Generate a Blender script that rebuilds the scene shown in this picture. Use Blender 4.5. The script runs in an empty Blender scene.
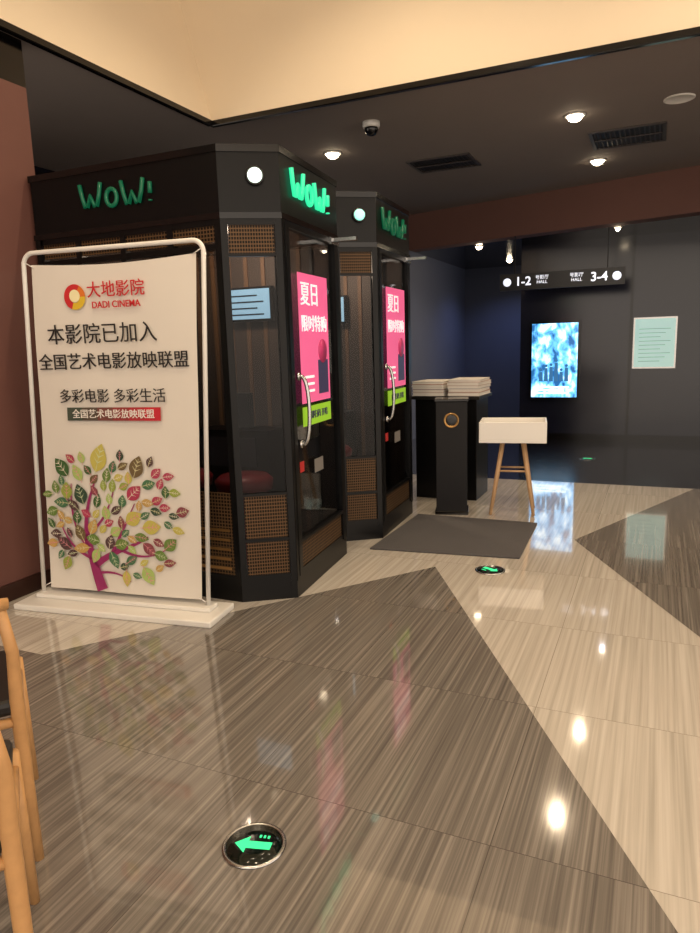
import bpy, bmesh, math, random
from mathutils import Matrix, Vector
random.seed(7)
S=bpy.context.scene
COL=S.collection
try:
    S.view_settings.view_transform='Standard'
    S.view_settings.exposure=0.0
except Exception: pass

# ------------------------------------------------------------ materials
def lin(c):
    return tuple(((v/255.)/12.92 if v/255.<=.04045 else ((v/255.+.055)/1.055)**2.4) for v in c)+(1.,)
MATS={}
def mat(name,rgb=(128,128,128),rough=.5,metal=0.,emit=None,es=0.,noise=0.,nscale=20.,coat=0.,spec=.5,bump=0.):
    if name in MATS: return MATS[name]
    m=bpy.data.materials.new(name);m.use_nodes=True
    nt=m.node_tree;b=nt.nodes['Principled BSDF']
    b.inputs['Base Color'].default_value=lin(rgb);b.inputs['Roughness'].default_value=rough
    b.inputs['Metallic'].default_value=metal
    b.inputs['Specular IOR Level'].default_value=spec
    b.inputs['Coat Weight'].default_value=coat
    if emit is not None:
        b.inputs['Emission Color'].default_value=lin(emit);b.inputs['Emission Strength'].default_value=es
    if noise or bump:
        tc=nt.nodes.new('ShaderNodeTexCoord');n=nt.nodes.new('ShaderNodeTexNoise')
        n.inputs['Scale'].default_value=nscale;n.inputs['Detail'].default_value=5
        nt.links.new(tc.outputs['Object'],n.inputs['Vector'])
        if noise:
            mx=nt.nodes.new('ShaderNodeMix');mx.data_type='RGBA'
            c=lin(rgb)
            mx.inputs[6].default_value=tuple(v*(1-noise) for v in c[:3])+(1,)
            mx.inputs[7].default_value=tuple(min(1,v*(1+noise)) for v in c[:3])+(1,)
            nt.links.new(n.outputs['Fac'],mx.inputs[0]);nt.links.new(mx.outputs[2],b.inputs['Base Color'])
        if bump:
            bp=nt.nodes.new('ShaderNodeBump');bp.inputs['Strength'].default_value=bump;bp.inputs['Distance'].default_value=.01
            nt.links.new(n.outputs['Fac'],bp.inputs['Height']);nt.links.new(bp.outputs[0],b.inputs['Normal'])
    MATS[name]=m;return m

def filmposter(name):
    m=bpy.data.materials.new(name);m.use_nodes=True;nt=m.node_tree;N=nt.nodes;L=nt.links
    b=N['Principled BSDF'];b.inputs['Roughness'].default_value=.2
    tc=N.new('ShaderNodeTexCoord');mp=N.new('ShaderNodeMapping');mp.inputs['Scale'].default_value=(6,1,4)
    L.new(tc.outputs['Object'],mp.inputs[0])
    n=N.new('ShaderNodeTexNoise');n.inputs['Scale'].default_value=1.6;n.inputs['Detail'].default_value=7;n.inputs['Distortion'].default_value=.4
    L.new(mp.outputs[0],n.inputs['Vector'])
    cr=N.new('ShaderNodeValToRGB');e=cr.color_ramp.elements
    e[0].position=.36;e[0].color=lin((30,80,130));e[1].position=.66;e[1].color=lin((225,245,255))
    x=e.new(.5);x.color=lin((96,176,232))
    L.new(n.outputs['Fac'],cr.inputs[0]);L.new(cr.outputs[0],b.inputs['Base Color']);L.new(cr.outputs[0],b.inputs['Emission Color'])
    b.inputs['Emission Strength'].default_value=1.9
    MATS[name]=m;return m

def stone(name,c1,c2,c3,mortar,tile,rough,rot=0.,stretch=55.,spec=.5):
    m=bpy.data.materials.new(name);m.use_nodes=True;nt=m.node_tree;N=nt.nodes;L=nt.links
    b=N['Principled BSDF'];b.inputs['Roughness'].default_value=rough;b.inputs['Specular IOR Level'].default_value=spec
    b.inputs['Coat Weight'].default_value=.8;b.inputs['Coat Roughness'].default_value=.03
    tc=N.new('ShaderNodeTexCoord')
    br=N.new('ShaderNodeTexBrick');br.offset=0.;br.squash=1.
    br.inputs['Scale'].default_value=1.;br.inputs['Brick Width'].default_value=tile;br.inputs['Row Height'].default_value=tile
    br.inputs['Mortar Size'].default_value=.0012;br.inputs['Mortar Smooth'].default_value=0.
    br.inputs['Color1'].default_value=(0,0,0,1);br.inputs['Color2'].default_value=(1,1,1,1);br.inputs['Mortar'].default_value=(.5,.5,.5,1)
    mp0=N.new('ShaderNodeMapping');mp0.inputs['Rotation'].default_value=(0,0,rot);mp0.inputs['Location'].default_value=(.37,-.1,0)
    L.new(tc.outputs['Object'],mp0.inputs['Vector']);L.new(mp0.outputs[0],br.inputs['Vector'])
    off=N.new('ShaderNodeVectorMath');off.operation='MULTIPLY_ADD'
    off.inputs[1].default_value=(3.1,7.3,0)
    L.new(br.outputs['Color'],off.inputs[0]);L.new(mp0.outputs[0],off.inputs[2])
    mp=N.new('ShaderNodeMapping');mp.inputs['Scale'].default_value=(stretch,.6,1)
    L.new(off.outputs[0],mp.inputs['Vector'])
    n=N.new('ShaderNodeTexNoise');n.inputs['Scale'].default_value=1.;n.inputs['Detail'].default_value=4;n.inputs['Roughness'].default_value=.6
    L.new(mp.outputs[0],n.inputs['Vector'])
    cr=N.new('ShaderNodeValToRGB');e=cr.color_ramp.elements
    e[0].position=.32;e[0].color=lin(c1);e[1].position=.70;e[1].color=lin(c3)
    x=e.new(.5);x.color=lin(c2)
    L.new(n.outputs['Fac'],cr.inputs[0])
    mx=N.new('ShaderNodeMix');mx.data_type='RGBA';mx.inputs[7].default_value=lin(mortar)
    L.new(br.outputs['Fac'],mx.inputs[0]);L.new(cr.outputs[0],mx.inputs[6]);L.new(mx.outputs[2],b.inputs['Base Color'])
    MATS[name]=m;return m

def lattice(name,scale):
    m=bpy.data.materials.new(name);m.use_nodes=True;nt=m.node_tree;N=nt.nodes;L=nt.links
    b=N['Principled BSDF'];b.inputs['Roughness'].default_value=.45;b.inputs['Metallic'].default_value=.2;b.inputs['Specular IOR Level'].default_value=.2
    tc=N.new('ShaderNodeTexCoord');sp=N.new('ShaderNodeSeparateXYZ');L.new(tc.outputs['Object'],sp.inputs[0])
    ad=N.new('ShaderNodeMath');ad.operation='ADD';L.new(sp.outputs[0],ad.inputs[0]);L.new(sp.outputs[1],ad.inputs[1])
    def cell(sock):
        mu=N.new('ShaderNodeMath');mu.operation='MULTIPLY';mu.inputs[1].default_value=scale;L.new(sock,mu.inputs[0])
        fr=N.new('ShaderNodeMath');fr.operation='FRACT';L.new(mu.outputs[0],fr.inputs[0])
        g=N.new('ShaderNodeMath');g.operation='GREATER_THAN';g.inputs[1].default_value=.32;L.new(fr.outputs[0],g.inputs[0]);return g
    a=cell(ad.outputs[0]);c=cell(sp.outputs[2])
    mu=N.new('ShaderNodeMath');mu.operation='MULTIPLY';L.new(a.outputs[0],mu.inputs[0]);L.new(c.outputs[0],mu.inputs[1])
    mx=N.new('ShaderNodeMix');mx.data_type='RGBA'
    mx.inputs[6].default_value=lin((100,76,52));mx.inputs[7].default_value=lin((10,8,8))
    L.new(mu.outputs[0],mx.inputs[0]);L.new(mx.outputs[2],b.inputs['Base Color'])
    MATS[name]=m;return m

def glassmat(name,tint,k=.6):
    m=bpy.data.materials.new(name);m.use_nodes=True;nt=m.node_tree;N=nt.nodes;L=nt.links
    for n in list(N):
        if n.type=='BSDF_PRINCIPLED': N.remove(n)
    out=[n for n in N if n.type=='OUTPUT_MATERIAL'][0]
    t=N.new('ShaderNodeBsdfTransparent');t.inputs[0].default_value=lin(tint)
    g=N.new('ShaderNodeBsdfGlossy');g.inputs['Roughness'].default_value=.01
    f=N.new('ShaderNodeFresnel');f.inputs['IOR'].default_value=1.4
    a=N.new('ShaderNodeMath');a.operation='MULTIPLY';a.inputs[1].default_value=k;L.new(f.outputs[0],a.inputs[0])
    mx=N.new('ShaderNodeMixShader');L.new(a.outputs[0],mx.inputs[0]);L.new(t.outputs[0],mx.inputs[1]);L.new(g.outputs[0],mx.inputs[2])
    L.new(mx.outputs[0],out.inputs['Surface']);MATS[name]=m;return m

# ------------------------------------------------------------ mesh builder
class MB:
    def __init__(s): s.v=[];s.f=[];s.m=[];s.mats=[];s.sm=[]
    def mi(s,m):
        if m not in s.mats: s.mats.append(m)
        return s.mats.index(m)
    def add(s,vs,fs,m,smooth=False):
        o=len(s.v);s.v+= [tuple(x) for x in vs];k=s.mi(m)
        for f in fs: s.f.append([o+i for i in f]);s.m.append(k);s.sm.append(smooth)
    def box(s,M,x0,x1,y0,y1,z0,z1,m):
        vs=[M@Vector(p) for p in ((x0,y0,z0),(x1,y0,z0),(x1,y1,z0),(x0,y1,z0),(x0,y0,z1),(x1,y0,z1),(x1,y1,z1),(x0,y1,z1))]
        s.add(vs,[(0,3,2,1),(4,5,6,7),(0,1,5,4),(1,2,6,5),(2,3,7,6),(3,0,4,7)],m)
    def prism(s,pts,z0,z1,m):
        n=len(pts);vs=[(x,y,z0) for x,y in pts]+[(x,y,z1) for x,y in pts]
        s.add(vs,[tuple(range(n))[::-1],tuple(range(n,2*n))]+[(i,(i+1)%n,n+(i+1)%n,n+i) for i in range(n)],m)
    def rev(s,M,prof,m,seg=32,smooth=True):
        vs=[];fs=[]
        for r,z in prof:
            for i in range(seg):
                a=2*math.pi*i/seg;vs.append(M@Vector((r*math.cos(a),r*math.sin(a),z)))
        for j in range(len(prof)-1):
            for i in range(seg):
                fs.append((j*seg+i,j*seg+(i+1)%seg,(j+1)*seg+(i+1)%seg,(j+1)*seg+i))
        fs.append(tuple(range(seg))[::-1]);k=(len(prof)-1)*seg;fs.append(tuple(range(k,k+seg)))
        s.add(vs,fs,m,smooth)
    def tube(s,path,rad,m,seg=12,closed=False,flat=1.):
        P=[Vector(p) for p in path];n=len(P)
        if not isinstance(rad,(list,tuple)): rad=[rad]*n
        vs=[];fs=[];up=None
        for i in range(n):
            a=P[(i-1)%n] if (closed or i>0) else P[i];b=P[(i+1)%n] if (closed or i<n-1) else P[i]
            t=(b-a).normalized()
            if up is None:
                up=Vector((0,0,1)) if abs(t.z)<.9 else Vector((1,0,0))
            x=(up-t*up.dot(t)).normalized();y=t.cross(x);up=x
            for k in range(seg):
                an=2*math.pi*k/seg;vs.append(P[i]+x*math.cos(an)*rad[i]+y*math.sin(an)*rad[i]*flat)
        for i in range(n if closed else n-1):
            j=(i+1)%n
            for k in range(seg): fs.append((i*seg+k,i*seg+(k+1)%seg,j*seg+(k+1)%seg,j*seg+k))
        if not closed: fs+=[tuple(range(seg))[::-1],tuple(range((n-1)*seg,n*seg))]
        s.add(vs,fs,m,True)
    def finish(s,name,parent=None,bevel=0.,recalc=True):
        me=bpy.data.meshes.new(name);me.from_pydata(s.v,[],s.f)
        for m in s.mats: me.materials.append(m)
        for p,k,sm in zip(me.polygons,s.m,s.sm): p.material_index=k;p.use_smooth=sm
        if recalc:
            bm=bmesh.new();bm.from_mesh(me);bmesh.ops.recalc_face_normals(bm,faces=bm.faces);bm.to_mesh(me);bm.free()
        o=bpy.data.objects.new(name,me);COL.objects.link(o)
        if bevel:
            b=o.modifiers.new('b','BEVEL');b.width=bevel;b.segments=2;b.limit_method='ANGLE'
        if parent: link(o,parent)
        return o
def link(o,p):
    o.parent=p;o.matrix_parent_inverse=p.matrix_world.inverted()
def empty(name,loc):
    e=bpy.data.objects.new(name,None);e.location=loc;COL.objects.link(e);e.empty_display_size=.1
    bpy.context.view_layer.update();return e
def text(name,body,size,M,m,parent=None,off=0.,ext=.0015,sx=1.,align='CENTER',space=1.):
    c=bpy.data.curves.new(name,'FONT');c.body=body;c.size=size;c.align_x=align;c.align_y='CENTER'
    c.extrude=ext;c.offset=off;c.space_character=space;c.materials.append(m)
    o=bpy.data.objects.new(name,c);COL.objects.link(o);o.matrix_world=M@Matrix.Diagonal((sx,1,1,1))
    if parent:
        bpy.context.view_layer.update();link(o,parent)
    return o
I=Matrix.Identity(4)
def T(x,y,z): return Matrix.Translation((x,y,z))
def RZ(a): return Matrix.Rotation(math.radians(a),4,'Z')

# ------------------------------------------------------------ camera
h=1.4;p=math.atan(121.5/682);yw=math.radians(24.3);rl=math.atan(.03)
Fh=Vector((-math.sin(yw),math.cos(yw),0));R=Vector((math.cos(yw),math.sin(yw),0));Z=Vector((0,0,1))
fw=Fh*math.cos(p)-Z*math.sin(p);U=Fh*math.sin(p)+Z*math.cos(p)
cx=R*math.cos(rl)-U*math.sin(rl);cy=R*math.sin(rl)+U*math.cos(rl);cz=-fw
cd=bpy.data.cameras.new('camera');cam=bpy.data.objects.new('camera',cd);COL.objects.link(cam)
cam.matrix_world=Matrix(((cx.x,cy.x,cz.x,0),(cx.y,cy.y,cz.y,0),(cx.z,cy.z,cz.z,h),(0,0,0,1)))
cd.sensor_fit='VERTICAL';cd.sensor_height=36.;cd.sensor_width=27.;cd.lens=36.*682/933;cd.clip_start=.02
S.camera=cam

# ------------------------------------------------------------ world
w=bpy.data.worlds.new('world');S.world=w;w.use_nodes=True
bg=w.node_tree.nodes['Background'];bg.inputs[0].default_value=lin((255,238,220));bg.inputs[1].default_value=1.8

# ------------------------------------------------------------ palette
f_dark=stone('stone_dark_striated',(96,91,87),(120,114,108),(152,145,137),(84,78,74),.8,.10,stretch=70)
f_light=stone('stone_light_striated',(178,172,162),(198,191,181),(214,208,199),(146,138,128),.8,.08,stretch=48)
f_far=stone('stone_black_tile',(14,14,20),(20,20,28),(28,28,38),(8,8,12),.8,.22)
m_wall=mat('wall_terracotta_paint',(108,70,62),.6,noise=.08,nscale=6)
m_ceil=mat('ceiling_grey_paint',(132,122,117),.85,noise=.04,nscale=4)
m_beige=mat('bulkhead_beige_paint',(238,222,196),.8,noise=.02,nscale=3)
m_black=mat('black_powder_coat',(13,13,14),.3,noise=.1,nscale=3,spec=.25)
m_bgl=mat('black_gloss_trim',(12,10,10),.15)
m_beam=mat('beam_brown_paint',(112,78,70),.75,noise=.06,nscale=4)
m_nv=mat('wall_navy_panel',(20,22,38),.16,noise=.1,nscale=3,spec=.6)
m_nv2=mat('wall_slate_blue',(66,74,98),.5,noise=.1,nscale=3)
m_white=mat('white_enamel',(235,233,228),.35)
m_steel=mat('brushed_steel',(190,190,190),.25,1.)
m_wood=mat('beech_wood',(200,152,100),.42,noise=.18,nscale=30)
m_woodl=mat('leg_wood',(186,150,112),.5,noise=.15,nscale=25)
m_green=mat('green_led',(20,90,60),.4,emit=(50,230,160),es=1.2)
m_greend=mat('green_acrylic_faint_glow',(16,84,58),.3,emit=(16,120,80),es=.28)  # faint glow put into the dim sign acrylic by weak emission
m_gold=mat('gold_metal',(176,136,84),.3,.8)
m_lat=lattice('gold_mesh_lattice',52.)
m_glass=glassmat('smoked_glass',(204,206,208),.6)
m_bulb=mat('lamp_diffuser',(255,245,230),.5,emit=(255,232,195),es=24)
m_disc=mat('round_sign_lens',(240,250,240),.4,emit=(225,255,240),es=1.8)
m_disc2=mat('round_sign_lens_cyan',(200,250,240),.4,emit=(120,235,215),es=1.0)

# ------------------------------------------------------------ room shell
b=MB()
b.add([(-7,-4,0),(5,-4,0),(5,6.9,0),(-7,6.9,0)],[(0,1,2,3)],f_light)
b.add([(-7,6.9,0),(5,6.9,0),(5,13.5,0),(-7,13.5,0)],[(0,1,2,3)],f_far)
def inlay(pts): b.add([(x,y,.001) for x,y in pts],[tuple(range(len(pts)))],f_dark)
inlay([(-1.23,3.99),(-2.6,2.15),(-6.5,2.15),(-6.5,-4),(3.2,-4)])
inlay([(-.48,4.87),(.30,3.28),(1.0,1.86),(5,1.86),(5,6.9),(.36,6.9)])
b.finish('floor',recalc=False)

b=MB()
zc=3.15
b.prism([(-7,4.88),(5,4.88),(5,9.2),(-7,10.4)],zc,zc+.015,m_ceil)
b.prism([(-7,-4),(-3.31,-4),(-3.31,4.88),(-7,4.88)],zc,zc+.015,m_ceil)
b.finish('ceiling')
b=MB();k=1.5;xa,ya=-3.31-.37*k/1.05,4.88+.18*k/1.05;zt=zc+k
b.add([(-3.31,-4,zc),(-3.31,4.88,zc),(xa,ya,zt),(xa,-4,zt)],[(0,1,2,3)],m_beige)
b.add([(-3.31,4.88,zc),(5,4.88,zc),(5,ya,zt),(xa,ya,zt)],[(0,1,2,3)],m_beige)
b.add([(xa,-4,zt),(5,-4,zt),(5,ya,zt),(xa,ya,zt)],[(0,1,2,3)],m_beige)
b.finish('ceiling_recess',recalc=False)
b=MB()
b.box(I,-3.315,5,4.85,4.89,zc-.02,zc+.025,m_bgl)
b.box(I,-3.33,-3.29,-4,4.85,zc-.02,zc+.025,m_bgl)
b.finish('trim_recess_edge',bevel=.006)

b=MB();b.box(I,-3.52,-3.37,-4,3.12,0,2.90,m_wall);b.box(I,-3.52,-3.37,-4,3.12,2.90,zc,m_bgl);b.finish('wall_left')
b=MB();b.box(I,-3.37,-3.35,-4,3.0,0,.10,mat('baseboard_dark_wood',(52,30,24),.3));b.finish('baseboard_left')
b=MB();b.box(I,-5.6,-5.45,3.12,13,0,zc,m_nv);b.finish('wall_niche')
b=MB();b.box(I,-3.4,-3.25,5.6,12.5,0,2.68,m_nv2);b.finish('wall_corridor')
b=MB();b.box(I,-1.78,5,9.9,10.05,0,2.68,m_nv);b.finish('wall_back')
b=MB();b.box(I,-3.4,-1.6,12.5,12.65,0,2.68,m_nv2);b.finish('wall_corridor_end')
b=MB();b.box(I,4.2,4.35,4.88,9.9,0,zc,m_nv);b.finish('wall_right')
b=MB();b.box(I,-1.78,4.2,9.885,9.9,0,.09,m_bgl);b.box(I,-.36,-.33,9.86,9.9,0,2.68,m_bgl);b.finish('baseboard_back')
b=MB();b.prism([(-5.4,10.01),(4.2,7.41),(4.2,7.66),(-5.4,10.26)],2.68,zc,m_beam);b.finish('trim_beam')
b=MB();b.prism([(-5.4,10.26),(4.2,7.66),(4.2,13),(-5.4,13)],2.68,2.8,mat('ceiling_corridor_black',(22,22,28),.18));b.finish('ceiling_corridor')

# ------------------------------------------------------------ ceiling fixtures
def lamp(name,typ,loc,e,col,**kw):
    l=bpy.data.lights.new(name,typ);l.energy=e;l.color=lin(col)[:3]
    for a,c in kw.items(): setattr(l,a,c)
    o=bpy.data.objects.new(name,l);o.location=loc;COL.objects.link(o);return o
def downlight(x,y,z,e=70,col=(255,226,188),r=.062):
    d=MB();M=T(x,y,z)
    d.rev(M,[(r+.022,0),(r+.022,-.008),(r+.004,-.012),(r,-.004),(r,0)],m_white)
    d.rev(M,[(r*.95,-.003),(r*.95,-.016),(r*.75,-.036),(r*.4,-.047),(.001,-.05)],m_bulb)
    o=d.finish('downlight')
    l=lamp('downlight_spot','SPOT',(x,y,z-.06),e,col,spot_size=math.radians(140),spot_blend=.7,shadow_soft_size=.03)
    bpy.context.view_layer.update();link(l,o)
for x,y in [(-2.83,6.09),(-.69,6.09),(-.64,7.67)]: downlight(x,y,zc,62)
downlight(1.5,6.09,zc);downlight(1.5,7.5,zc,40)
downlight(-2.3,9.6,2.68,36,(235,214,190),.045);downlight(-2.26,11.5,2.68,55,(190,205,255),.045)
downlight(-.5,9.0,2.68,12,(220,230,255),.03)
for x,y in [(-1.6,1.6),(.7,1.6),(-1.6,3.6),(.7,3.6),(-1.6,-.8),(.7,-.8)]: downlight(x,y,zt,110,(255,230,194),.06)

def vent(x0,x1,y0,y1):
    d=MB();z=zc
    fr=.03;fm=mat('vent_frame_dark',(66,60,58),.5);bl=mat('vent_blade_black',(14,12,12),.5)
    for a in ((x0,x1,y0,y0+fr),(x0,x1,y1-fr,y1),(x0,x0+fr,y0+fr,y1-fr),(x1-fr,x1,y0+fr,y1-fr)):
        d.box(I,*a,z-.015,z,fm)
    d.box(I,x0+fr,x1-fr,y0+fr,y1-fr,z-.003,z-.001,bl)
    n=14
    for i in range(n):
        x=x0+fr+(x1-x0-2*fr)*(i+.5)/n
        d.box(T(x,0,z-.008)@Matrix.Rotation(.6,4,'Y'),-.010,.010,y0+fr,y1-fr,-.0015,.0015,fm)
    d.box(I,x0+fr,x1-fr,(y0+y1)/2-.01,(y0+y1)/2+.01,z-.016,z-.006,fm)
    d.finish('ceiling_vent')
vent(-.64,-.02,6.63,7.22);vent(-2.34,-1.71,6.72,7.22)
d=MB();M=T(-2.18,5.44,zc)
d.rev(M,[(.07,0),(.07,-.03),(.064,-.045),(.058,-.045)],m_white)
d.rev(M,[(.055,-.04),(.055,-.058),(.048,-.08),(.033,-.097),(.012,-.106),(.001,-.107)],mat('dome_smoked',(20,20,24),.06))
d.finish('security_camera')
d=MB();d.rev(T(.06,6.07,zc),[(.11,0),(.11,-.008),(.1,-.012),(.095,-.007),(.02,-.01),(.001,-.01)],m_white);d.finish('ceiling_speaker')

# ------------------------------------------------------------ karaoke booths
def facet(P,Q):
    P=Vector((*P,0));Q=Vector((*Q,0));ex=(Q-P).normalized();ey=Vector((ex.y,-ex.x,0))
    L=(Q-P).length
    M=Matrix(((ex.x,ey.x,0,P.x),(ex.y,ey.y,0,P.y),(0,0,1,0),(0,0,0,1)))
    TM=lambda x,z,o=.003: Matrix(((ex.x,0,ey.x,P.x+ex.x*x+ey.x*o),(ex.y,0,ey.y,P.y+ex.y*x+ey.y*o),(0,1,0,z),(0,0,0,1)))
    return M,L,TM
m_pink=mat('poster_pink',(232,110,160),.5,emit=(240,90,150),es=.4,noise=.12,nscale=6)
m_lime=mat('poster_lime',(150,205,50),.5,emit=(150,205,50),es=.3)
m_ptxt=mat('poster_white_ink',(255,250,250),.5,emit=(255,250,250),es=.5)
m_navy=mat('poster_navy',(70,66,110),.4)
m_red=mat('red_vinyl',(160,36,42),.4)
m_scr=mat('screen_glow',(120,160,190),.3,emit=(170,210,230),es=1.3)
m_int=mat('booth_interior_panel',(84,70,62),.6,noise=.15,nscale=5)
def wow(TM,x,z,H,m,root,wd=1.):
    b=MB()
    M=TM(x,z,.012);r=H*.085
    def st(pp,rr=r,closed=False): b.tube([M@Vector((px*H*wd,pz*H,0)) for px,pz in pp],rr,m,10,closed)
    def W(ox,t):
        st([(ox-.60,.50+t),(ox-.50,.0+t),(ox-.36,-.42+t),(ox-.22,-.42+t),(ox-.02,.02+t),(ox+.18,-.42+t),(ox+.32,-.42+t),(ox+.48,.0+t),(ox+.60,.50+t)])
    W(-1.18,.08)
    n=16;st([(.0+.30*math.cos(2*math.pi*i/n),-.08+.34*math.sin(2*math.pi*i/n)) for i in range(n)],r,True)
    W(1.18,.0)
    st([(2.14,.30),(2.12,-.12)],r);st([(2.11,-.38),(2.11,-.42)],r)
    b.finish('sign_wow',root)
def booth(pts,lit,first):
    z0,zf,zt_=.10,2.07,2.39
    root=empty('karaoke_booth',(sum(q[0] for q in pts)/6,sum(q[1] for q in pts)/6,0))
    b=MB()
    b.prism(pts,0,z0,m_black)
    cx_=sum(q[0] for q in pts)/6;cy_=sum(q[1] for q in pts)/6
    b.prism(pts,zf,zt_,m_black)
    b.prism([(cx_+(x-cx_)*1.012,cy_+(y-cy_)*1.012) for x,y in pts],zt_-.02,zt_+.015,m_bgl)
    b.prism([(cx_+(x-cx_)*1.01,cy_+(y-cy_)*1.01) for x,y in pts],zf-.02,zf+.01,m_bgl)
    b.finish('base_and_fascia',root)
    g=MB();fr=MB();lt=MB()
    n=6
    for i in range(n):
        P,Q=pts[i],pts[(i+1)%n];M,L,TM=facet(P,Q)
        fr.box(M,0,.035,-.05,.004,z0,zf,m_black);fr.box(M,L-.035,L,-.05,.004,z0,zf,m_black)
        if i in (3,4,5):
            fr.box(M,.03,L-.03,-.035,-.012,z0,zf,m_black)
            fr.box(M,.03,L-.03,-.046,-.036,z0+.002,zf-.022,m_int)
            if i==4:
                for j in range(9): lt.box(M,.1+j*L/9,.1+j*L/9+.03,-.056,-.046,z0+.002,zf-.022,mat('acoustic_batten',(130,98,72),.6))
            continue
        fr.box(M,.03,L-.03,-.045,.0,z0,z0+.05,m_black);fr.box(M,.03,L-.03,-.045,0,zf-.05,zf,m_black)
        g.box(M,.03,L-.03,-.022,-.014,z0+.04,zf-.04,m_glass)
        if i==0:
            k=4
            for j in range(1,k): fr.box(M,L*j/k-.018,L*j/k+.018,-.04,.002,z0,zf,m_black)
            lt.box(M,.03,L-.03,-.012,-.006,1.94,2.02,m_lat)
            lt.box(M,L-.30,L-.04,-.012,-.006,z0+.05,.62,m_lat)
            fr.box(M,.03,L-.03,-.04,.001,1.90,1.93,m_black)
            for j in range(5):
                lt.box(M,L-.28,L-.06,-.005,-.002,.18+j*.055,.195+j*.055,m_gold)
        if i==1:
            lt.box(M,.04,L-.04,-.012,-.006,z0+.05,.60,m_lat)
            lt.box(M,.04,L-.04,-.012,-.006,1.88,2.02,m_lat)
            fr.box(M,.03,L-.03,-.04,0,.34,.36,m_black);fr.box(M,.03,L-.03,-.03,0,.60,.615,m_black);fr.box(M,.03,L-.03,-.03,0,1.865,1.88,m_black)
            mm=M@T(L*.6,.0,2.255)@Matrix.Rotation(-math.pi/2,4,'X')
            lt.rev(mm,[(.048,0),(.048,.02),(.042,.024),(.038,.02)],m_bgl)
            lt.rev(mm,[(.037,.0),(.037,.022),(.025,.026)],m_disc if lit else m_disc2)
        if i==2:
            lt.box(M,.09,L-.08,-.012,-.006,z0+.05,.30,m_lat)
            fr.box(M,.03,.075,-.03,.008,z0+.02,zf-.03,m_black);fr.box(M,L-.075,L-.03,-.03,.008,z0+.02,zf-.03,m_black)
            fr.box(M,.075,L-.075,-.03,.006,.30,.32,m_black)
            lt.box(M,.17,.62,.003,.006,1.08,1.80,m_pink)
            lt.box(M,.17,.62,.003,.006,.95,1.06,m_lime)
            lt.box(M,.43,.59,.006,.0075,1.12,1.32,m_navy)
            lt.rev(M@T(.51,.006,1.37)@Matrix.Rotation(-math.pi/2,4,'X'),[(.07,0),(.07,.002)],mat('poster_magenta',(206,60,124),.4))
            for zz in (1.14,1.18,1.22): lt.box(M,.22,.36,.006,.0075,zz,zz+.014,m_ptxt)
            text('poster_title','夏日',.14,TM(.33,1.68,.009),m_ptxt,root,.0005)
            text('poster_title_2','限时特购',.10,TM(.39,1.52,.009),m_ptxt,root,.0002)
            text('poster_strip','立即扫码 开唱',.05,TM(.395,1.005,.009),m_navy,root)
            lt.box(M,.10,.16,.002,.004,.70,.76,mat('sticker_red',(190,50,50),.4));lt.box(M,.32,.46,.002,.004,.66,.74,mat('sticker_white',(130,126,122),.4))
            hx=.115;path=[];
            for q in range(17):
                a=-math.pi/2+math.pi*q/16
                path.append(M@Vector((hx+.0,.012+.055*math.cos(a)**.6 if math.cos(a)>0 else .012,1.05+.19*math.sin(a))))
            fr.tube(path,.011,m_steel)
            fr.rev(M@T(hx,.008,.862)@Matrix.Rotation(-math.pi/2,4,'X'),[(.022,0),(.022,.012)],m_steel)
            fr.rev(M@T(hx,.008,1.238)@Matrix.Rotation(-math.pi/2,4,'X'),[(.022,0),(.022,.012)],m_steel)
            fr.box(M,L-.14,L-.11,0,.17,zf-.045,zf-.025,m_steel);fr.box(M,L-.16,L-.02,.0,.02,zf-.06,zf-.02,m_steel)
            wow(TM,L*.44,2.24,.145,m_green if lit else m_greend,root,.95)
    M,L,TM=facet(pts[0],pts[1])
    if first: wow(TM,L-.68,2.235,.13,m_greend,root,.95)
    fr.finish('frame',root);g.finish('glass_panels',root);lt.finish('panels',root)
    x0,y1=pts[5][0],pts[5][1];q=MB()
    q.box(I,-2.80,-2.40,y1-.11,y1-.07,1.58,1.81,m_black);q.box(I,-2.785,-2.415,y1-.115,y1-.11,1.595,1.795,m_scr)
    sdk=mat('screen_dark',(20,40,60),.4)
    for j in range(4): q.box(I,-2.76,-2.46-.05*(j%2),y1-.118,y1-.115,1.62+.042*j,1.630+.042*j,sdk)
    q.box(I,-2.95,-2.35,y1-.32,y1-.07,.1,.85,m_black);q.box(I,-2.9,-2.45,y1-.33,y1-.32,.6,.8,mat('console_grey',(60,60,66),.3))
    q.box(I,-2.7,-2.5,y1-.30,y1-.25,.86,1.1,m_black)
    # song console panel on the side wall, seen through the door
    xs=x0+.07;q.box(I,xs,xs+.05,y1-.75,y1-.25,1.15,1.50,m_black);q.box(I,xs+.05,xs+.055,y1-.73,y1-.27,1.17,1.48,mat('screen_song_list',(60,110,120),.3,emit=(90,170,180),es=.8))
    for sx in (-2.75,-2.3):
        q.rev(T(sx,y1-.72,.1),[(.15,0),(.15,.02),(.03,.03),(.03,.42),(.17,.44),(.18,.5),(.15,.53),(.001,.535)],m_red)
    q.finish('interior_fittings',root)
    l=lamp('booth_fill_light','POINT',(-2.5,y1-.55,1.98),22,(255,222,190),shadow_soft_size=.06)  # added fill light, no fixture, brightens the booth interior
    bpy.context.view_layer.update();link(l,root)
booth([(-3.34,3.05),(-2.06,3.05),(-1.80,3.22),(-1.88,4.07),(-2.1,4.22),(-3.34,4.22)],True,True)
booth([(-3.2,4.32),(-2.02,4.32),(-1.78,4.49),(-1.82,5.28),(-2.05,5.43),(-3.2,5.43)],False,False)

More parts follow.
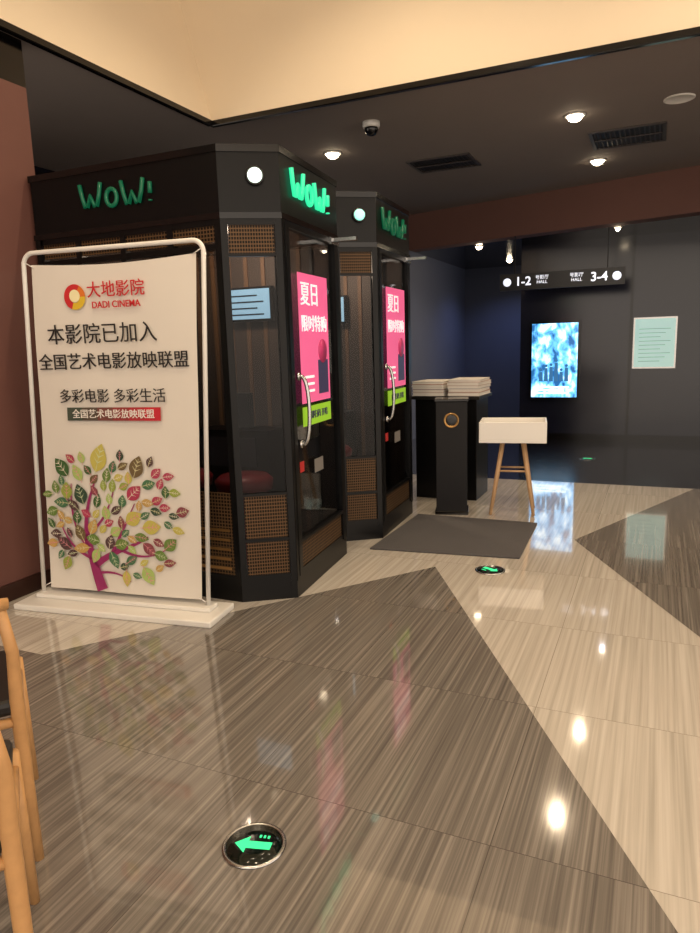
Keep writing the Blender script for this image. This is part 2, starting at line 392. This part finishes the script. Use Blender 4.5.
# ------------------------------------------------------------ banner stand
root=empty('banner_stand',(-2.65,2.76,0))
BM0=T(-2.65,2.755,0)@RZ(7.7)
SHX=.058
BM=BM0@Matrix(((1,0,SHX,0),(0,1,0,0),(0,0,1,0),(0,0,0,1)))
def BT(s,z,o=.014):
    x=-.475+s*.96+SHX*z
    return BM0@Matrix(((1,0,0,x),(0,0,-1,-o),(0,1,0,z),(0,0,0,1)))
b=MB();b.box(BM0,-.60,.62,-.16,.12,0,.035,m_white);b.box(BM0,-.54,.56,-.05,.05,.035,.06,m_white)
b.finish('base_plate',root,bevel=.008)
path=[(-.525,0,.05)]
for q in range(9):
    a=math.pi-q*math.pi/16;path.append((-.465+.06*math.cos(a),0,1.86+.06*math.sin(a)))
for q in range(9):
    a=math.pi/2-q*math.pi/16;path.append((.465+.06*math.cos(a),0,1.86+.06*math.sin(a)))
path.append((.525,0,.05))
b=MB();b.tube([BM@Vector(v) for v in path],.012,m_white)
for x,z in ((-.46,1.845),(.47,1.855),(-.46,.12),(.47,.10)):
    sx=-1 if x<0 else 1
    b.tube([BM@Vector((x,-.006,z)),BM@Vector((sx*.52,0,z+(.03 if z>1 else -.03)))],.003,m_white,6)
b.finish('frame',root)
m_fab=mat('banner_fabric',(228,222,212),.65,noise=.02,nscale=5)
b=MB();nx,nz=24,40;vs=[];fs=[]
for j in range(nz+1):
    for i in range(nx+1):
        s=i/nx;t=j/nz
        z=.085+t*1.775 - .02*math.sin(math.pi*s)*(t>.98)
        yy=.004*math.sin(s*7+t*5)+.002*math.sin(t*14)
        vs.append(BM@Vector((-.475+s*.96,yy,z)))
for j in range(nz):
    for i in range(nx):
        a=j*(nx+1)+i;fs.append((a,a+1,a+nx+2,a+nx+1))
b.add(vs,fs,m_fab,True);b.finish('fabric',root,recalc=False)
m_ink=mat('ink_black',(28,26,26),.6);m_inkr=mat('ink_red',(200,30,40),.6);m_inkw=mat('ink_white',(240,235,228),.6)
m_mag=mat('ink_magenta',(150,40,100),.6)
text('brand_text','大地影院',.085,BT(.53,1.71),m_inkr,root,.0002)
text('brand_text_latin','DADI CINEMA',.047,BT(.53,1.638),m_inkr,root,.0005,sx=.95)
text('headline_1','本影院已加入',.110,BT(.43,1.49),m_ink,root,0.)
text('headline_2','全国艺术电影放映联盟',.090,BT(.49,1.35),m_ink,root,.0003,sx=1.0)
text('headline_3','多彩电影 多彩生活',.078,BT(.48,1.17),m_ink,root,0.)
b=MB()
cols=[(70,80,66),(90,78,66),(120,70,62),(150,56,56),(176,44,52),(196,36,50)]
for i in range(6):
    x0=-.475+.96*.19+i*.59/6*.96
    b.box(BM,x0,x0+.59/6*.96+.0005,-.0125,-.0115,1.045,1.115,mat('bar_%d'%i,cols[i],.6))
def disc(s,z,r,m,o,r2=0,a0=0,a1=360):
    M=BT(s,z,o);n=28;vs=[];fs=[]
    for i in range(n+1):
        a=math.radians(a0+(a1-a0)*i/n)
        vs.append(M@Vector((r*math.cos(a),r*math.sin(a),0)));vs.append(M@Vector((r2*math.cos(a),r2*math.sin(a),0)))
    for i in range(n): fs.append((2*i,2*i+2,2*i+3,2*i+1))
    b.add(vs,fs,m)
disc(.275,1.685,.064,mat('logo_red',(205,40,45),.6),.0118,.03,60,250)
disc(.275,1.685,.064,mat('logo_yellow',(225,190,50),.6),.0118,.03,-110,0)
disc(.275,1.685,.064,mat('logo_orange',(225,120,40),.6),.0118,.03,0,60)
disc(.275,1.69,.032,mat('logo_cream',(250,240,190),.6),.0122)
def limb(pp,w0,w1):
    n=14;P=[Vector(q) for q in pp];vs=[];fs=[]
    def bez(t):
        if len(P)==3: return P[0]*(1-t)**2+P[1]*2*t*(1-t)+P[2]*t*t
        return P[0]*(1-t)**3+P[1]*3*t*(1-t)**2+P[2]*3*t*t*(1-t)+P[3]*t**3
    for i in range(n+1):
        t=i/n;c=bez(t);d=(bez(min(1,t+.02))-bez(max(0,t-.02)));d=Vector((d.x*.96,d.y)).normalized();nn=Vector((-d.y,d.x));w=w0+(w1-w0)*t
        a=Vector((c.x*.96,c.y))
        for sg in (1,-1): 
            q=a+nn*w*sg;vs.append(BM@Vector((-.475+q.x,-.0120,q.y)))
    for i in range(n): fs.append((2*i,2*i+2,2*i+3,2*i+1))
    b.add(vs,fs,m_mag)
limb([(.37,.10),(.31,.25),(.28,.42)],.036,.016)
limb([(.28,.38),(.26,.55),(.36,.74)],.016,.004)
limb([(.29,.34),(.16,.46),(.19,.70)],.012,.003)
limb([(.33,.24),(.45,.34),(.60,.36),(.68,.42)],.020,.004)
limb([(.44,.31),(.52,.45),(.60,.60)],.011,.003)
limb([(.29,.42),(.42,.50),(.47,.68)],.009,.003)
limb([(.31,.28),(.14,.33),(.10,.50)],.010,.003)
limb([(.36,.20),(.48,.22),(.56,.16)],.008,.003)
limb([(.50,.34),(.66,.27),(.80,.36)],.009,.002)
lc=[(62,98,50),(104,134,60),(150,166,70),(196,186,90),(136,66,76),(176,58,88),(110,92,60),(70,116,80),(196,160,90),(84,60,60),(170,196,110),(50,74,56)]
LM=[mat('leaf_ink_%d'%i,c,.6) for i,c in enumerate(lc)]
LV=[mat('leaf_vein_%d'%i,c,.6) for i,c in enumerate([(220,214,170),(226,150,160),(210,220,180),(236,226,206)])]
def leaf(s,z,l,wd,ang,m,mv):
    M=BT(s,z,.0124)@Matrix.Rotation(ang,4,'Z');n=10
    vs=[Vector((-l/2,0,0))]+[Vector((-l/2+l*i/n,wd*math.sin(math.pi*(i/n)**.85),0)) for i in range(1,n)]+[Vector((l/2,0,0))]+[Vector((-l/2+l*i/n,-wd*math.sin(math.pi*(i/n)**.85),0)) for i in range(n-1,0,-1)]
    b.add([M@v for v in vs],[tuple(range(len(vs)))],m)
    b.add([M@Vector(v) for v in ((-l*.6,-.0016,.0004),(l*.36,-.0008,.0004),(l*.36,.0008,.0004),(-l*.6,.0016,.0004))],[(0,1,2,3)],mv)
    for q in (-.2,.0,.18):
        for sg in (1,-1):
            b.add([M@Vector(v) for v in ((l*q,0,.0004),(l*(q+.05),0,.0004),(l*(q+.2),sg*wd*.66,.0004))],[(0,1,2)],mv)
placed=[]
def put(s,z,l,ang,k=None,wd=None):
    placed.append((s*.96,z,l));i=random.randrange(len(LM)) if k is None else k
    leaf(s,z,l,wd or l*random.uniform(.27,.36),ang,LM[i],random.choice(LV))
put(.38,.845,.165,math.radians(70),3,.05);put(.13,.79,.12,2.2,0);put(.62,.80,.13,1.2,6)
tries=0
while len(placed)<104 and tries<12000:
    tries+=1
    s=random.uniform(.02,.90);z=random.uniform(.13,.87)
    ex=(s-.45)/.46;ez=(z-.52)/.39
    r2=ex*ex+ez*ez
    if r2>1: continue
    if z<.27 and abs(s-.36)<.16: continue
    if z<.22 and s<.2: continue
    l=random.uniform(.06,.12)
    if any((s*.96-a)**2+(z-c)**2<((l+d)*.385)**2 for a,c,d in placed): continue
    put(s,z,l,math.atan2(z-.35,(s-.36))+random.uniform(-.9,.9))
b.finish('printed_artwork',root,recalc=False)
text('bar_text','全国艺术电影放映联盟',.05,BT(.485,1.078,.0145),m_inkw,root,.0003,sx=1.0)

# ------------------------------------------------------------ mat, cabinet, books, tray stand
b=MB();b.prism([(-1.765,4.20),(-.76,4.31),(-.79,5.22),(-1.75,5.22)],.0015,.012,mat('doormat_grey_pile',(80,78,80),.95,noise=.2,nscale=200,bump=.5));b.finish('doormat',bevel=.004)
b=MB()
b.box(I,-1.98,-1.42,5.86,6.30,0,.90,m_black);b.box(I,-2.01,-1.39,5.83,6.33,.90,.93,mat('cabinet_top_black',(30,28,28),.3))
b.box(I,-1.705,-1.695,5.852,5.86,.04,.88,m_bgl);b.box(I,-1.75,-1.73,5.84,5.86,.45,.60,m_steel)
b.finish('black_cabinet',bevel=.006)
b=MB();M=T(-1.52,5.42,0)@RZ(14)
b.box(M,-.125,.125,-.11,.10,0,.93,mat('stand_black_vinyl',(18,17,20),.5,noise=.15,nscale=60,spec=.3))
b.box(M,-.135,.135,-.12,.11,.93,.95,m_bgl);b.box(M,-.135,.135,-.12,.11,0,.03,m_bgl)
mm=M@T(0,-.11,.78)@Matrix.Rotation(math.pi/2,4,'X')
b.rev(mm,[(.062,0),(.062,.008),(.054,.012),(.048,.006)],m_gold)
b.rev(mm,[(.046,.0),(.046,.0085),(.02,.009),(.001,.009)],m_bgl)
b.finish('black_pedestal',bevel=.004)
b=MB();pg=mat('paper_white',(226,222,214),.7);cv=[mat('cover_a',(215,210,202),.5),mat('cover_b',(170,130,110),.5),mat('cover_c',(120,120,130),.5)]
for st,(xx,yy) in enumerate(((-1.86,6.06),(-1.54,6.08))):
    z=.931
    for j in range(5):
        t=random.uniform(.02,.032);M=T(xx,yy,z)@RZ(random.uniform(-5,5))
        b.box(M,-.145,.145,-.2,.2,0,.003,cv[j%3]);b.box(M,-.14,.14,-.195,.195,.003,t-.003,pg);b.box(M,-.145,.145,-.2,.2,t-.003,t,cv[(j+st)%2 if j<4 else 0]);z+=t
b.finish('book_stack')
root=empty('display_tray_stand',(-1.05,5.55,0));M=T(-1.045,5.55,0)@RZ(9)
b=MB();b.box(M,-.26,.26,-.18,.18,.60,.62,m_white)
for a in ((-.26,.26,-.18,-.165),(-.26,.26,.165,.18),(-.26,-.245,-.165,.165),(.245,.26,-.165,.165)): b.box(M,*a,.62,.765,m_white)
b.finish('tray',root,bevel=.003)
b=MB()
for sx in (-1,1):
    for sy in (-1,1):
        b.tube([M@Vector((sx*.08,sy*.07,.60)),M@Vector((sx*.125,sy*.10,.3)),M@Vector((sx*.17,sy*.14,.005))],[.019,.017,.012],m_woodl)
b.tube([M@Vector((-.12,-.09,.36)),M@Vector((.12,-.09,.36))],.008,m_woodl);b.tube([M@Vector((-.12,.09,.36)),M@Vector((.12,.09,.36))],.008,m_woodl)
b.finish('legs',root)

# ------------------------------------------------------------ floor exit lights
m_led=mat('exit_green',(40,200,120),.4,emit=(60,230,150),es=1.0)
m_dk=mat('exit_dark_lens',(10,20,16),.1)
def exitlight(x,y,r,ang):
    b=MB();M=T(x,y,.002)@RZ(ang)
    b.rev(M,[(r,0),(r,.003),(r*.95,.006),(r*.88,.005),(r*.88,0)],m_steel)
    b.rev(M,[(r*.88,0),(r*.88,.0045),(r*.4,.005),(.001,.005)],m_dk)
    z=.0062;k=r/.09
    pts=[(-.055,-.006),(-.018,.026),(-.018,.008),(.05,.012),(.05,-.016),(-.018,-.020),(-.018,-.038)]
    b.add([M@Vector((a*k,c*k,z)) for a,c in pts],[(0,6,5,4,3,2,1)],m_led)
    for q in (.006,.018,.030): b.box(M,q*k,(q+.006)*k,.026*k,.036*k,.005,z,m_led)
    b.finish('floor_exit_light',recalc=False)
exitlight(-.99,1.45,.092,12);exitlight(-.89,4.03,.092,150);exitlight(-.70,8.33,.095,160)

# ------------------------------------------------------------ back wall posters and hanging sign
b=MB();y=9.895
b.box(I,-1.64,-.97,y-.05,y,.57,1.64,m_bgl)
b.box(I,-1.61,-1.0,y-.055,y-.05,.60,1.61,filmposter('lightbox_film_print'))
wg=mat('lightbox_white',(240,250,255),.3,emit=(220,240,255),es=2.4);dkb=mat('lightbox_dark',(50,90,130),.4,emit=(50,110,160),es=.9)
for i in range(6):
    x=-1.50+i*.068;hh=.10+.035*((i*5)%4);zz=.88+.02*(i%2)
    b.rev(T(x+.02,y-.057,zz+hh)@Matrix.Rotation(math.pi/2,4,'X'),[(.020,0),(.020,.002)],dkb,12)
    b.add([(x-.008,y-.0565,.82),(x+.048,y-.0565,.82),(x+.040,y-.0565,zz+hh-.03),(x,y-.0565,zz+hh-.03)],[(0,1,2,3)],dkb)
for zz,xx in ((.73,-1.10),(.69,-1.25),(.65,-1.14)): b.box(I,-1.54,xx,y-.0565,y-.055,zz,zz+.02,wg)
b.finish('film_lightbox')
b=MB()
b.box(I,-.31,.21,y-.03,y,.98,1.64,m_steel)
b.box(I,-.29,.19,y-.034,y-.03,1.0,1.62,mat('notice_paper',(190,220,212),.5,emit=(170,208,200),es=.6,noise=.1,nscale=8))
tl=mat('notice_ink',(150,178,176),.5,emit=(130,168,168),es=.45)
for i in range(9): b.box(I,-.24,.02+.12*((i*7)%3)/2,y-.036,y-.034,1.07+i*.052,1.080+i*.052,tl)
b.finish('notice_board')
root=empty('hall_direction_sign',(-1.25,9.0,2.1));sw=mat('sign_white_light',(250,250,255),.4,emit=(235,240,255),es=1.1)
b=MB();ys=9.0;b.box(I,-1.88,-.40,ys-.02,ys+.03,2.02,2.22,mat('sign_panel_black',(12,12,16),.3))
for x in (-1.7,-.6): b.box(I,x-.006,x+.006,ys,ys+.01,2.22,2.68,m_black)
for x,z in ((-1.79,2.12),(-.49,2.12)):
    b.rev(T(x,ys-.02,z)@Matrix.Rotation(math.pi/2,4,'X'),[(.05,0),(.05,.004)],sw,20)
b.finish('panel',root)
TX=lambda x,z:Matrix(((1,0,0,x),(0,0,-1,ys-.023),(0,1,0,z),(0,0,0,1)))
text('sign_text','1-2',.15,TX(-1.59,2.12),sw,root,.002);text('sign_text_2','3-4',.15,TX(-.69,2.12),sw,root,.002)
text('sign_text_3','号影厅\nHALL',.055,TX(-1.36,2.13),sw,root);text('sign_text_4','号影厅\nHALL',.055,TX(-.95,2.13),sw,root)

# ------------------------------------------------------------ chairs
def chair(px,py):
    ex=Vector((-.66,-.75,0));ey=Vector((-.75,.66,0))
    M=Matrix(((ex.x,ey.x,0,px),(ex.y,ey.y,0,py),(0,0,1,0),(0,0,0,1)))
    root=empty('dining_chair',M@Vector((.22,.21,0)))
    b=MB();W=.46;Dp=.40
    for x in (0,W):
        sg=1 if x==0 else -1
        b.tube([M@Vector((x,.0,0)),M@Vector((x+sg*.008,.02,.25)),M@Vector((x+sg*.01,.03,.45)),M@Vector((x+sg*.004,.005,.62)),M@Vector((x+sg*.02,-.02,.76))],[.013,.018,.019,.016,.014],m_wood)
        b.tube([M@Vector((x+sg*.01,Dp+.01,0)),M@Vector((x+sg*.02,Dp-.01,.44))],[.012,.018],m_wood)
        b.tube([M@Vector((x+sg*.012,.03,.40)),M@Vector((x+sg*.02,Dp-.01,.40))],.014,m_wood)
    path=[]
    for q in range(13):
        t=q/12;path.append(M@Vector((.0+W*t,-.02-.07*math.sin(math.pi*t),.765+.015*math.sin(math.pi*t))))
    b.tube(path,[.016+.012*math.sin(math.pi*q/12) for q in range(13)],m_wood,flat=.6)
    b.tube([M@Vector((.02,.03,.41)),M@Vector((W-.02,.03,.41))],.014,m_wood);b.tube([M@Vector((.03,Dp-.01,.41)),M@Vector((W-.03,Dp-.01,.41))],.014,m_wood)
    b.finish('frame',root)
    b=MB();b.box(M,.015,W-.015,.02,Dp+.01,.43,.475,mat('seat_black_leather',(24,22,22),.4));b.finish('seat',root,bevel=.015)
chair(-1.10,.80);chair(-1.53,1.18)
